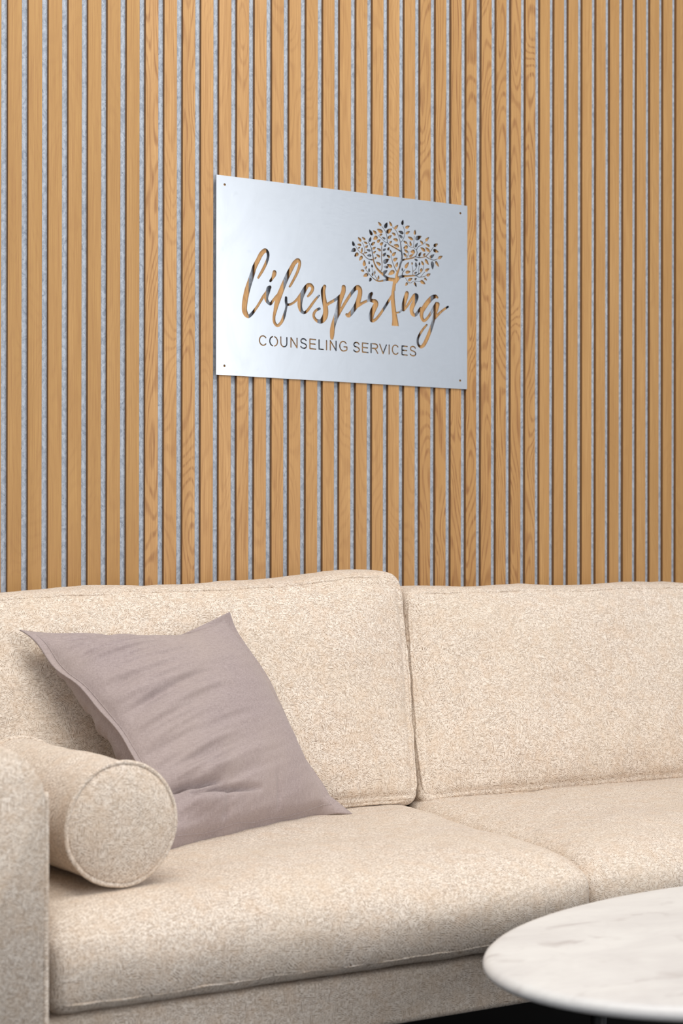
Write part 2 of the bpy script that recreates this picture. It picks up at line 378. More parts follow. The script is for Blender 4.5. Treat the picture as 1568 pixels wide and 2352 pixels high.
LETTERS='''112.3,81.8,2.7 109.9,84.2,2.7 106.9,85.4,2.7 103.8,85.2,2.7 101,83.8,2.7 98.9,81.1,2.7 97.8,77.8,2.7 97.8,74.1,2.7 98.9,70.6,2.7 101,67.9,2.7 103.8,66.2,2.7 106.9,65.9,2.7 109.9,66.9,2.7 112.3,69.2,2.7|128,85.3,2.7 125.6,84.2,2.7 123.6,82.5,2.7 122.2,80.1,2.7 121.5,77.4,2.7 121.5,74.5,2.7 122.2,71.8,2.7 123.6,69.4,2.7 125.6,67.5,2.7 128,66.3,2.7|132.7,85.2,2.7 135.1,84,2.7 137.1,82.1,2.7 138.5,79.7,2.7 139.3,76.9,2.7 139.3,74,2.7 138.5,71.3,2.7 137.1,69,2.7 135.1,67.2,2.7 132.7,66.1,2.7|146.9,85.8,2.7 146.9,73.9,2.7 146.9,73.5,2.7 147.5,70.7,2.7 149,68.2,2.7 151.3,66.5,2.7 154,65.8,2.7 156.7,66.3,2.7 159,67.8,2.7 160.5,70.2,2.7 161,73.1,2.7 161,73.5,2.7 161,85.4,2.7|170.5,66,2.7 170.5,85.8,2.7|170.5,85.8,2.7 184.7,65.5,2.7|184.7,65.5,2.7 184.7,85.4,2.7|206.1,82,2.7 204.5,84,2.7 202,85.2,2.7 199.2,85.5,2.7 196.5,84.7,2.7 194.6,83.1,2.7 193.9,80.9,2.7 194.4,78.7,2.7 196.1,76.8,2.7 202.5,75.2,2.7 204.9,74.1,2.7 206.5,72.4,2.7 207.1,70.4,2.7 206.6,68.5,2.7 205.1,66.9,2.7 202.8,65.9,2.7 200,65.6,2.7 197.3,66.1,2.7 195,67.3,2.7 193.6,69.1,2.7|228.7,85.3,2.8 215,85.7,2.8 215,65.9,2.8 228.7,65.4,2.8|215,76.2,2.8 227.3,75.8,2.8|236.8,85.7,2.8 236.8,66.3,2.8 247.1,65.9,2.8|254.7,85.1,2.8 254.7,65.8,2.8|263.7,66,2.8 263.7,85.6,2.8|263.7,85.6,2.8 277.6,65.5,2.8|277.6,65.5,2.8 277.6,85.2,2.8|301.8,82,2.8 299.2,84.5,2.8 296.1,85.7,2.8 292.9,85.6,2.8 289.9,84,2.8 287.7,81.3,2.8 286.5,77.8,2.8 286.5,74,2.8 287.7,70.4,2.8 289.9,67.6,2.8 292.9,65.9,2.8 296.1,65.5,2.8 299.2,66.6,2.8 301.2,66.9,2.8 303.8,68.9,2.8 303.8,74.4,2.8 296.8,74.6,2.8|333.1,82.4,2.8 331.5,84.4,2.8 329,85.6,2.8 326.2,85.9,2.8 323.5,85.1,2.8 321.6,83.5,2.8 320.8,81.3,2.8 321.3,79,2.8 323.1,77.1,2.8 329.5,75.4,2.8 332,74.3,2.8 333.6,72.6,2.8 334.2,70.6,2.8 333.7,68.6,2.8 332.1,67,2.8 329.8,65.9,2.8 327,65.6,2.8 324.3,66.2,2.8 322,67.4,2.8 320.5,69.2,2.8|355.5,85,2.8 341.6,85.5,2.8 341.6,66.4,2.8 355.5,65.9,2.8|341.6,76.3,2.8 354.1,75.9,2.8|363,85.8,2.8 363,66.2,2.8|366.3,85.7,2.8 373.7,85.5,2.8 377.8,83.8,2.8 379.1,80.4,2.8 377.8,77.1,2.8 373.7,75.7,2.8 366.3,75.9,2.8|372,75.3,2.8 376.1,71.3,2.8 379.4,65.7,2.8|384.4,85.6,2.8 392.7,65.9,2.8|392.7,65.9,2.8 401,85.1,2.8|407.8,85.5,2.8 407.8,66.1,2.8|429.9,82.4,2.8 427.5,84.8,2.8 424.7,86,2.8 421.6,85.9,2.8 418.9,84.4,2.8 416.9,81.7,2.8 415.8,78.3,2.8 415.8,74.5,2.8 416.9,71.1,2.8 418.9,68.3,2.8 421.6,66.6,2.8 424.7,66.2,2.8 427.5,67.3,2.8 429.9,69.6,2.8|453.3,85,2.8 440.1,85.4,2.8 440.1,66.5,2.8 453.3,66.1,2.8|440.1,76.4,2.8 452,76,2.8|473.8,82.5,2.9 472.2,84.5,2.9 469.7,85.7,2.9 466.8,86,2.9 464.1,85.2,2.8 462.1,83.5,2.8 461.3,81.3,2.8 461.9,79.1,2.8 463.6,77.2,2.8 470.2,75.4,2.9 472.6,74.3,2.9 474.3,72.6,2.9 474.9,70.6,2.9 474.4,68.6,2.9 472.8,67,2.9 470.4,65.9,2.9 467.6,65.7,2.9 464.8,66.2,2.8 462.5,67.4,2.8 461,69.2,2.8'''
LEAVES='379.5,348,388.1,339.9,6.1 402.8,348.8,395.9,335.8,8.8 407.5,351.8,414.4,341.6,6.1 430.3,346.1,420.7,336.6,6.7 442.4,358.7,440.3,346.5,6.7 459.3,346.8,447.6,341.2,6.8 376.9,332,391.5,326.4,9.2 415,336.5,400.2,326.5,9.3 358,329.6,365.7,317.2,7.6 366.9,328.1,375.7,320.9,6.7 413.7,327.8,423.7,323.5,6.1 430.1,332.6,443.4,328.3,7.2 460,334.9,449.1,328.4,6.1 472.8,340.2,471.6,328.4,6.5 391.2,322.6,383.3,318.6,4.8 431.5,325.2,440.6,318.3,6.4 414.1,322.1,404.5,313.7,6.7 367.8,308.2,378.6,315.5,8.7 389.5,315.8,398.1,312.5,5.1 454,322.6,467.5,317,7.2 489.7,327.7,473.7,318.4,9.4 416.7,314.3,429.4,312,7.2 508.7,327.2,499.5,317.4,6.5 329.9,310.5,338,301.3,6.6 339.7,311.5,348.6,306,5.7 362.3,314.2,358,302.9,6.4 386,310.5,377.7,303.2,6.7 415,310.2,408,304.5,5.1 343.8,302.1,353.7,298.3,5.1 328.2,294.8,338.7,293.2,5.7 372.8,303.8,363.1,295.9,6.4 392.9,305.2,384.6,298.5,6.7 442.9,312.8,453.1,308.2,6.1 459.6,314.4,462.3,303,5.8 479.9,312.2,472.8,301.4,5.8 484.9,317.6,493.2,311.1,6.1 531.7,314.9,520.4,307.8,7.3 418.4,301.3,432.4,299.5,8 317.1,300.9,321.4,290.2,7.1 400.5,302.9,395.5,295.4,4.8 498.9,312.4,510.2,306.9,6.2 355.4,295.5,348.1,288.9,5.4 336.3,289.6,330.7,285.9,3.8 312.9,277.6,325.6,283.9,8.7 340.9,289.4,339.2,277.5,5.1 350.6,285.4,361.4,283.4,5.7 374.6,293.5,366.2,287.3,5.7 376.9,290.8,386.7,285.7,6 442.9,296.7,454.3,302.3,8 408,296.3,403.7,288.7,5.4 400.4,291.9,391.9,286.9,5.1 486.1,302.9,498.6,295,7.4 498.9,304.1,510.2,296,7.4 534,296.6,519.1,300.6,7.8 444.7,294.6,455.2,288.8,6.4 460.8,290.8,472.8,291.2,9.3 375.2,285.1,367.9,278.8,4.5 408.9,291.4,413.2,283.1,4.8 424.9,286.9,415.3,277.8,7.1 321.4,268,331.6,275.9,7.9 353.7,280.5,347.2,277,3.5 400.2,283.6,391.2,275.2,6.4 488.8,292.9,482.2,282.2,6.1 442.9,287,450.8,278.7,6.1 374.8,277.9,385,272.6,6 352,272.7,363.7,274,6.3 400.5,279.2,410.6,273.6,6.1 469.3,286.8,457.8,279.6,5.8 499.5,291.3,493.6,284.2,5.5 522.3,290.7,510.2,282.4,7.1 543.7,289.1,532.2,282,6.8 376.4,272.4,370.5,266.9,4.1 332.9,260.2,340.9,271.2,7.3 407.5,270.4,392.4,261.3,9.6 428.9,274.5,417.9,267.1,7.7 346,263.5,345.2,249.4,8.2 470.6,276.6,479.4,272.9,5.2 508.4,265.8,498.6,278.6,6.8 488.8,274.4,495,264.4,6.1 357.5,262.3,358,254.9,3.8 457.5,268.7,447.6,253.6,7.4 464.9,269.8,465.3,262.6,4.2 474.6,269.7,476.4,259,6.1 484.4,271,483.5,263.1,4.5 517.9,256.5,516.4,275,8.4 534.4,263.9,525.4,276.4,6.5 374.6,261.6,386.7,255.5,7.6 429.3,266,423.7,254.6,6.4 401.4,258.7,415,254.3,8 364.5,255.5,365.4,248.1,4.8 351.7,251.1,349.8,244.3,3.8 393.3,252.7,405.4,252,6.1 358,247.1,358,237.9,4.4 440.3,254.9,440.3,247,4.2 336.3,240.5,346,239.8,5.7 490.6,258.7,485.8,250.3,5.5 510.2,258.9,498.6,251.8,6.2 403.7,245.9,391.9,238.5,7.4 372.2,242.8,372.2,235.3,3.8 405.1,236.1,421.1,245.4,9.9 461.7,248,448.7,244.2,7.1 478.2,248.6,470.7,244.2,4.8 512.9,247.7,502.5,241.6,6.8 343.1,227.5,355.9,233.3,8.2 366.6,238.6,366.6,230.4,4.5 381.7,233.4,379.8,223.6,5.1 358.3,217.4,362.6,226.4,6.7 466.3,234.1,454.9,227.9,6.8 477.3,235.3,471.6,230.4,4.8 503.9,232.1,496.4,237,5.5 499.8,223.6,486.1,229.6,8.1 448.2,215.3,454.3,223.6,6.1 476.9,215.3,470.6,225.4,6.1'
TRUNK= [(421.4, 228.9), (418.4, 225.7), (416.5, 218.8), (415.1, 209.7), (413.7, 200.8), (414.2, 208.7), (412.9, 193.1), (412.0, 179.0), (413.3, 166.7), (414.7, 154.3), (415.4, 142.0), (414.9, 134.1), (414.0, 127.4), (431.9, 127.5), (431.0, 135.2), (428.1, 147.5), (425.2, 159.8), (423.2, 173.6), (421.6, 189.1), (421.2, 204.6), (423.1, 201.5), (423.7, 211.9), (425.4, 221.0), (429.8, 226.6), (427.2, 229.4)]
SCREW_HOLES= [(18.5, 387.3), (589.8, 387.4), (18.5, 18.7), (589.8, 18.3)]

SW, SH, ST = 608.2, 405.6, 2.6
SX, SZ = 1.36188, 1.30263
def catmull(P, step=1.5):
    out = []
    P = [np.array(p, float) for p in P]
    Q = [2*P[0]-P[1]] + P + [2*P[-1]-P[-2]]
    for i in range(1, len(Q)-2):
        a, b, c, d = Q[i-1:i+3]
        n = max(2, int(np.hypot(*(c-b)[:2])/step))
        for k in range(n):
            t = k/n
            out.append(0.5*((2*b)+(c-a)*t+(2*a-5*b+4*c-d)*t*t+(3*b-a-3*c+d)*t**3))
    out.append(P[-1])
    return out
def parse(s):
    return [[tuple(map(float, p.split(','))) for p in st.split(' ')] for st in s.split('|')]
def sign_field(h=0.5):
    nx, ny = int(round(SW/h))+1, int(round(SH/h))+1
    F = np.full((nx, ny), 30.0)          # > 0 is steel, < 0 is cut away
    gx = np.linspace(0, SW, nx); gy = np.linspace(0, SH, ny)
    def window(lo, hi):
        i0 = max(0, int(lo[0]/SW*(nx-1))-1); i1 = min(nx, int(hi[0]/SW*(nx-1))+3)
        j0 = max(0, int(lo[1]/SH*(ny-1))-1); j1 = min(ny, int(hi[1]/SH*(ny-1))+3)
        return slice(i0, i1), slice(j0, j1)
    def capsule(a, b):
        m = max(a[2], b[2])/2+3
        lo = (min(a[0], b[0])-m, min(a[1], b[1])-m); hi = (max(a[0], b[0])+m, max(a[1], b[1])+m)
        I, J = window(lo, hi)
        X, Y = gx[I][:, None], gy[J][None, :]
        dx, dy = b[0]-a[0], b[1]-a[1]; L = dx*dx+dy*dy+1e-9
        t = np.clip(((X-a[0])*dx+(Y-a[1])*dy)/L, 0, 1)
        d = np.hypot(X-a[0]-t*dx, Y-a[1]-t*dy)-(a[2]+(b[2]-a[2])*t)/2
        F[I, J] = np.minimum(F[I, J], d)
    def polygon(P):
        P = np.array(P); I, J = window(P.min(0)-4, P.max(0)+4)
        X, Y = np.meshgrid(gx[I], gy[J], indexing='ij')
        D = np.full(X.shape, 1e9); ins = np.zeros(X.shape, bool)
        for k in range(len(P)):
            a, b = P[k], P[(k+1) % len(P)]
            e = b-a; L = (e*e).sum()+1e-12
            t = np.clip(((X-a[0])*e[0]+(Y-a[1])*e[1])/L, 0, 1)
            D = np.minimum(D, np.hypot(X-a[0]-t*e[0], Y-a[1]-t*e[1]))
            if a[1] != b[1]:
                c = ((a[1] > Y) != (b[1] > Y)) & (X < (b[0]-a[0])*(Y-a[1])/(b[1]-a[1])+a[0])
                ins ^= c
        F[I, J] = np.minimum(F[I, J], np.where(ins, -D, D))
    for s in parse(STROKES):
        q = catmull(s)
        for a, b in zip(q, q[1:]): capsule(a, b)
    for s in parse(LETTERS):
        for a, b in zip(s, s[1:]): capsule(a, b)
    for i, l in enumerate(LEAVES.split(' ')):
        x1, y1, x2, y2, w = map(float, l.split(','))
        dx, dy = x2-x1, y2-y1; L = math.hypot(dx, dy); ux, uy = dx/L, dy/L
        bend = 0.10*(1 if i % 2 else -1)
        P = []
        prof = [(0, 0), (.12, .34), (.3, .68), (.5, .93), (.68, 1.0), (.84, .86), (.95, .5), (1.0, 0.12)]
        for t, q in prof: P.append((t, q*(1+bend)))
        for t, q in prof[::-1]: P.append((t, -q*(1-bend)))
        polygon([(x1+ux*t*L-uy*q*w/2, y1+uy*t*L+ux*q*w/2) for t, q in P])
    polygon(TRUNK)
    for x, y in SCREW_HOLES: capsule((x, y, 5.2), (x+.01, y, 5.2))
    return F, gx, gy
def contour_loops(F, gx, gy):
    """Marching squares on the zero level, chained into closed loops."""
    S = F < 0
    c = S[:-1, :-1]*1 + S[1:, :-1]*2 + S[1:, 1:]*4 + S[:-1, 1:]*8
    ii, jj = np.nonzero((c > 0) & (c < 15))
    def pt(e):
        i, j, k = e
        i2, j2 = (i+1, j) if k == 0 else (i, j+1)
        a, b = F[i, j], F[i2, j2]; t = min(0.98, max(0.02, a/(a-b)))
        return (gx[i]+(gx[i2]-gx[i])*t, gy[j]+(gy[j2]-gy[j])*t)
    T = {1: [(3, 0)], 2: [(0, 1)], 3: [(3, 1)], 4: [(1, 2)], 5: [(3, 2), (1, 0)], 6: [(0, 2)], 7: [(3, 2)],
         8: [(2, 3)], 9: [(2, 0)], 10: [(0, 3), (2, 1)], 11: [(2, 1)], 12: [(1, 3)], 13: [(1, 0)], 14: [(0, 3)]}
    nxt = {}
    for i, j in zip(ii.tolist(), jj.tolist()):
        E = [(i, j, 0), (i+1, j, 1), (i, j+1, 0), (i, j, 1)]
        for a, b in T[int(c[i, j])]: nxt[E[a]] = E[b]
    loops = []
    while nxt:
        s, e = nxt.popitem(); lp = [s]
        while e != s and e in nxt:
            lp.append(e); e = nxt.pop(e)
        loops.append([pt(q) for q in lp])
    out = []
    for lp in loops:
        if len(lp) < 6: continue
        P = np.array(lp)
        P = (np.roll(P, 1, 0)+2*P+np.roll(P, -1, 0))/4          # light smoothing
        k = 2 if len(P) > 14 else 1
        out.append(P[::k])
    return out
def build_sign():
    F, gx, gy = sign_field()
    loops = contour_loops(F, gx, gy)
    verts, edges = [], []
    for P in [np.array([(0, 0), (SW, 0), (SW, SH), (0, SH)], float)] + loops:
        o = len(verts); n = len(P)
        verts += [Vector((p[0], p[1])) for p in P]
        edges += [(o+k, o+(k+1) % n) for k in range(n)]
    V, E, T, ov, oe, of = delaunay_2d_cdt(verts, edges, [], 0, 1e-5)
    hx, hy = gx[1]-gx[0], gy[1]-gy[0]
    # inside test by even-odd crossing against the loops
    segs = np.array([[*P[k], *P[(k+1) % len(P)]] for P in loops for k in range(len(P))])
    y0, y1 = segs[:, 1], segs[:, 3]
    def steel(cx, cy):
        m = (y0 > cy) != (y1 > cy)
        s = segs[m]
        xs = (s[:, 2]-s[:, 0])*(cy-s[:, 1])/(s[:, 3]-s[:, 1])+s[:, 0]
        return int((xs > cx).sum()) % 2 == 0
    tris = [t for t in T if steel(sum(V[i].x for i in t)/3, sum(V[i].y for i in t)/3)]
    n = len(V)
    P3 = [(v.x/1000+SX, -ST/1000-0.0004, v.y/1000+SZ) for v in V] + [(v.x/1000+SX, -0.0004, v.y/1000+SZ) for v in V]
    cnt = {}
    faces = []
    for t in tris:
        a, b, c = t
        if (V[b]-V[a]).cross(V[c]-V[a]) < 0: a, c = c, a
        faces.append((a, b, c)); faces.append((c+n, b+n, a+n))
        for e in ((a, b), (b, c), (c, a)): cnt[e] = 1
    for (a, b) in cnt:
        if (b, a) not in cnt: faces.append((b, a, a+n, b+n))
    me = mesh('steel_sign', P3, faces)
    o = link_mesh('wall_sign', me, STEEL, smooth=False)
    me.transform(Matrix.Translation((-SX, 0, -SZ))); o.location = (SX, 0, SZ)
    tag(o, 'rectangular steel sign with cut-out tree and "lifespring counseling services" lettering on the slatted wall', 'sign')
build_sign()

# ------------------------------------------------------------------ sofa
SOFA_L, SOFA_R, SEAM = 0.688, 2.46, 1.574      # inner arm faces and where the two seats meet
sofa = empty('sofa', (1.574, -0.52, 0.0))
tag(sofa, 'long beige chenille sofa with two seats and piped cushions against the slatted wall', 'sofa')

def cushion(name, centre, half, res, deform, parent, welts, wr=0.0035, rad=0.03):
    c = Vector(centre)
    def shape(p, rad=rad):
        q = []
        for k in range(3):
            lim = half[k]-rad
            q.append(max(-lim, min(lim, p[k])))
        core = Vector(q); d = Vector(p)-core
        if d.length > 1e-7:
            m = max(abs(d.x), abs(d.y), abs(d.z))
            d = d.normalized()*min(rad, m)
        return deform(core+d)
    bm = grid_box(half, res)
    for v in bm.verts: v.co = c + shape(v.co)
    bmesh.ops.recalc_face_normals(bm, faces=bm.faces)
    me = bpy.data.meshes.new(name); bm.to_mesh(me); bm.free()
    o = link_mesh(name, me, CHEN, parent)
    for axis, sgn, inset in welts:
        # rounded rectangle running round the face normal to `axis`
        a, b = [i for i in range(3) if i != axis]
        rr = 0.04 if axis == 1 else 0.02; pts = []
        A, B = half[a]-0.001, half[b]-0.001
        corners = [(A-rr, B-rr, 0), (-A+rr, B-rr, 90), (-A+rr, -B+rr, 180), (A-rr, -B+rr, 270)]
        raw = []
        for cx, cy, a0 in corners:
            for k in range(7):
                an = math.radians(a0+15*k)
                raw.append((cx+rr*math.cos(an), cy+rr*math.sin(an)))
        dense = []
        for i in range(len(raw)):
            p, q = raw[i], raw[(i+1) % len(raw)]
            n = max(1, int(math.hypot(q[0]-p[0], q[1]-p[1])/0.012))
            for k in range(n): dense.append((p[0]+(q[0]-p[0])*k/n, p[1]+(q[1]-p[1])*k/n))
        for u, v in dense:
            p = [0, 0, 0]; p[axis] = sgn*(half[axis]-inset); p[a] = u; p[b] = v
            w = shape(Vector(p)*1.0)
            out = Vector([0, 0, 0]); out[a] = u/half[a]*0.0; out[b] = 0
            pts.append(c + w + Vector([0.0022*fbm(w.x+9*k, w.y, w.z, 24) for k in range(3)]))
        link_mesh('piping', tube_mesh('piping', pts, wr, True, 8), CHEN, o)
    return o

LEAN = math.atan2(0.135, 0.40)
def back_deform(half, seed, shear, crown, ear=0.0, tilt=0.0):
    R = Matrix.Rotation(-LEAN, 3, 'X')
    def f(p):
        p = Vector(p); u, w, v = p.x/half[0], p.y/half[1], p.z/half[2]
        fu, fv = max(0, 1-u**4), max(0, 1-v**4)
        q = p.copy()
        q.y += (-0.034 if w < 0 else 0.02)*fu*fv*abs(w)                        # full front
        q.x += 0.004*(1 if u > 0 else -1)*max(0, abs(u)-0.9)/0.1*(1-v*v)
        q.z += crown*max(0, v)*(0.6*fu+0.2*math.sin(u*4.2+seed))*(1-0.3*w*w)
        q.z += ear*math.exp(-((u-0.82)/0.30)**2)*max(0, v)**2
        q.z += 0.016*max(0, v)**3*(1-w*w) + 0.018*max(0, v)**3*(w+1)
        if w < -0.9:                       # stitched groove just inside the piping
            ed = min(half[0]-abs(p.x), half[2]-abs(p.z))
            q.y += 0.0045*math.exp(-((ed-0.017)/0.0045)**2)
        n1 = fbm(p.x+seed, p.y, p.z, 5.0); n2 = fbm(p.x, p.y+seed, p.z, 16.0)
        q.y += 0.008*n1*abs(w) + 0.0015*n2
        q.z += 0.006*n1*(1 if v > 0 else 0.3) + 0.0018*n2
        q.x += shear*(v+1)/2
        q.z += tilt*u*max(0, v)
        return R @ q
    return f
hb = (0.455, 0.080, 0.209)
cb1 = (1.136, -0.282, 0.6490)
b1 = cushion('back_cushion', cb1, hb, (110, 14, 54), back_deform(hb, 1.3, 0.048, 0.006, 0.018, 0.012), sofa, [(1, -1, 0.004)], rad=0.022)
b1['label'] = 'left back cushion, with a raised rounded top corner'
hb2 = (0.437, 0.080, 0.207)
cb2 = (2.034, -0.282, 0.6430)
b2 = cushion('back_cushion', cb2, hb2, (110, 14, 54), back_deform(hb2, 5.7, 0.046, 0.005), sofa, [(1, -1, 0.004)], rad=0.022)
b2['label'] = 'right back cushion, running out of the photo'

def seat_deform(half, seed, crown, rear=0.0):
    def f(p):
        p = Vector(p); u, w, v = p.x/half[0], p.y/half[1], p.z/half[2]
        fu, fw = max(0, 1-abs(u)**6.0), max(0, 1-abs(w+0.12)**3)
        q = p.copy()
        if v > 0:
            q.z += crown*v*fu*(0.15+0.85*fw)
            q.z += rear*max(0, w)
            # soft front shoulder
            s = max(0, -w-0.62)/0.38
            q.z -= 0.024*s*s*s*v
            e = max(0, abs(u)-0.86)/0.14
            q.z -= 0.010*e*e*v
        s = max(0, -w)
        q.y -= 0.022*(1-v*v)*s*(0.35+0.65*fu)
        q.x += 0.002*(1 if u > 0 else -1)*max(0, abs(u)-0.9)/0.1*(1-v*v)
        n1 = fbm(p.x+seed, p.y, p.z, 4.0); n2 = fbm(p.x, p.y+seed, p.z, 14.0)
        q.z += 0.007*n1*max(0, v); q.y += 0.004*n1*s
        q.z += 0.0014*n2; q.y += 0.0014*n2
        return q
    return f
hs = (0.444, 0.285, 0.068)
s1 = cushion('seat_cushion', (SOFA_L+0.446, -0.668, 0.399), hs, (90, 56, 16), seat_deform(hs, 2.2, 0.013, 0.010), sofa,
             [(2, -1, 0.018), ], wr=0.0019, rad=0.024)
s1['label'] = 'left seat cushion, under the mauve pillow and bolster'
s2 = cushion('seat_cushion', (SEAM+0.452, -0.655, 0.394), hs, (90, 56, 16), seat_deform(hs, 8.1, 0.013, 0.018), sofa,
             [(2, -1, 0.018), ], wr=0.0019, rad=0.024)
s2['label'] = 'right seat cushion, beside the marble table'

# seat rail, back frame, arms, legs
link_mesh('seat_frame', box_mesh('seat_frame', (SOFA_L-0.02, -0.922, 0.237), (SOFA_R+0.02, -0.06, 0.323), 0.012, 3), CHEN, sofa)
link_mesh('dust_cover', box_mesh('dust_cover', (SOFA_L+0.01, -0.89, 0.234), (SOFA_R-0.01, -0.08, 0.2365)), BLACKCLOTH, sofa, smooth=False)
link_mesh('back_frame', box_mesh('back_frame', (SOFA_L-0.15, -0.150, 0.24), (SOFA_R+0.15, -0.030, 0.79), 0.02, 3), CHEN, sofa)

def arm(xi, side):
    """side = -1: arm to the left of xi, +1: to the right. Upright slab with a softly rounded inner top corner."""
    W_, H0, H1, Y0, Y1 = 0.17, 0.237, 0.708, -0.985, -0.04
    rr = 0.085
    prof = [(0.0, H0), (0.0, H1-rr)]
    for k in range(1, 11):
        a = PI/2*k/10
        prof.append((rr-rr*math.cos(a), H1-rr+rr*0.92*math.sin(a)))
    for k in range(9):
        a = PI/2*k/8
        prof.append((W_-0.05+0.05*math.sin(a), H1-0.05+0.05*math.cos(a)))
    prof.append((W_, H0))
    vs, fs = [], []
    ys = [Y0, Y0+0.003, Y0+0.009, Y0+0.018, Y0+0.030] + list(np.linspace(Y0+0.045, Y1, 24))
    ins = [0.034, 0.019, 0.010, 0.004, 0.001] + [0.0]*24
    cx, cz = W_/2, (H0+H1)/2
    n = len(prof)
    for y, q in zip(ys, ins):
        for x, z in prof:
            q *= 0.12+0.88*max(0, min(1, (z-(H1-rr-0.03))/0.06)); sx = x+(cx-x)*q/cx; sz = z+(cz-z)*q/(H1-cz)
            vs.append((xi+side*sx, y, sz))
    for i in range(len(ys)-1):
        for k in range(n):
            l = (k+1) % n
            fs.append((i*n+k, i*n+l, (i+1)*n+l, (i+1)*n+k))
    fs.append(tuple(range(n))); fs.append(tuple((len(ys)-1)*n+k for k in range(n)))
    me = mesh('arm', vs, fs)
    bm = bmesh.new(); bm.from_mesh(me); bmesh.ops.recalc_face_normals(bm, faces=bm.faces); bm.to_mesh(me); bm.free()
    o = link_mesh('arm', me, CHEN, sofa)
    # piping round the front face, doubled like a flange seam
    for yy, off in ((Y0+0.004, -0.0005),):
        pts = []
        for (x, z), (x2, z2) in zip(prof[:4], prof[1:4]):
            m = max(1, int(math.hypot(x2-x, z2-z)/0.015))
            for k in range(m):
                pts.append((xi+side*(x+(x2-x)*k/m+off), yy, z+(z2-z)*k/m))
        
        link_mesh('piping', tube_mesh('piping', pts, 0.0042, False, 8), CHEN, o)
    return o
arm(SOFA_L-0.013, -1); arm(SOFA_R, 1)
for x in (SOFA_L+0.04, 1.665, SOFA_R-0.04):
    for y in (-0.86, -0.12):
        link_mesh('leg', tube_mesh('leg', [(x, y, 0.001), (x, y, 0.236)], [0.010, 0.015], False, 16), DARKMETAL, sofa)

# ------------------------------------------------------------------ bolster
def bolster():
    a = Vector((0.8235, -0.872, 0.5660)); ax = Vector((-0.055, 0.44, 0.0)).normalized(); L, R = 0.345, 0.0855
    root = empty('bolster_cushion', (a.x, a.y, a.z-R))
    tag(root, 'round beige bolster cushion with piped end lying inside the left sofa arm', 'cushion')
    side = ax.cross(Vector((0, 0, 1))).normalized(); up = Vector((0, 0, 1))
    prof = [(-0.012, 0.0), (-0.012, 0.25), (-0.0105, 0.5), (-0.007, 0.72), (-0.003, 0.86), (0.0, 0.94), (0.003, 0.985), (0.010, 1.0), (0.03, 1.0)]
    prof += [(t, 1.0) for t in np.linspace(0.05, L-0.05, 16)]
    prof += [(L-0.03, 1.0), (L-0.01, 1.0), (L-0.003, 0.985), (L, 0.94), (L+0.007, 0.72), (L+0.012, 0.25), (L+0.012, 0.0)]
    seg = 64; vs, fs = [], []
    def at(t, r, k):
        an = 2*PI*k/seg
        d = side*math.cos(an)+up*math.sin(an)
        p = a + ax*t + d*(R*r)
        q = 0.0035*fbm(p.x, p.y, p.z, 9.0)*r
        return p + d*q
    for t, r in prof:
        for k in range(seg): vs.append(at(t, max(r, 0.001), k))
    for i in range(len(prof)-1):
        for k in range(seg):
            l = (k+1) % seg; fs.append((i*seg+k, i*seg+l, (i+1)*seg+l, (i+1)*seg+k))
    fs.append(tuple(range(seg))); fs.append(tuple((len(prof)-1)*seg+k for k in range(seg)))
    me = mesh('bolster', vs, fs); bm = bmesh.new(); bm.from_mesh(me); bmesh.ops.recalc_face_normals(bm, faces=bm.faces); bm.to_mesh(me); bm.free()
    link_mesh('bolster_cover', me, CHEN, root)
    for t in (0.004, L-0.004):
        link_mesh('piping', tube_mesh('piping', [at(t, 1.005, k) for k in range(seg)], 0.0038, True, 8), CHEN, root)
bolster()

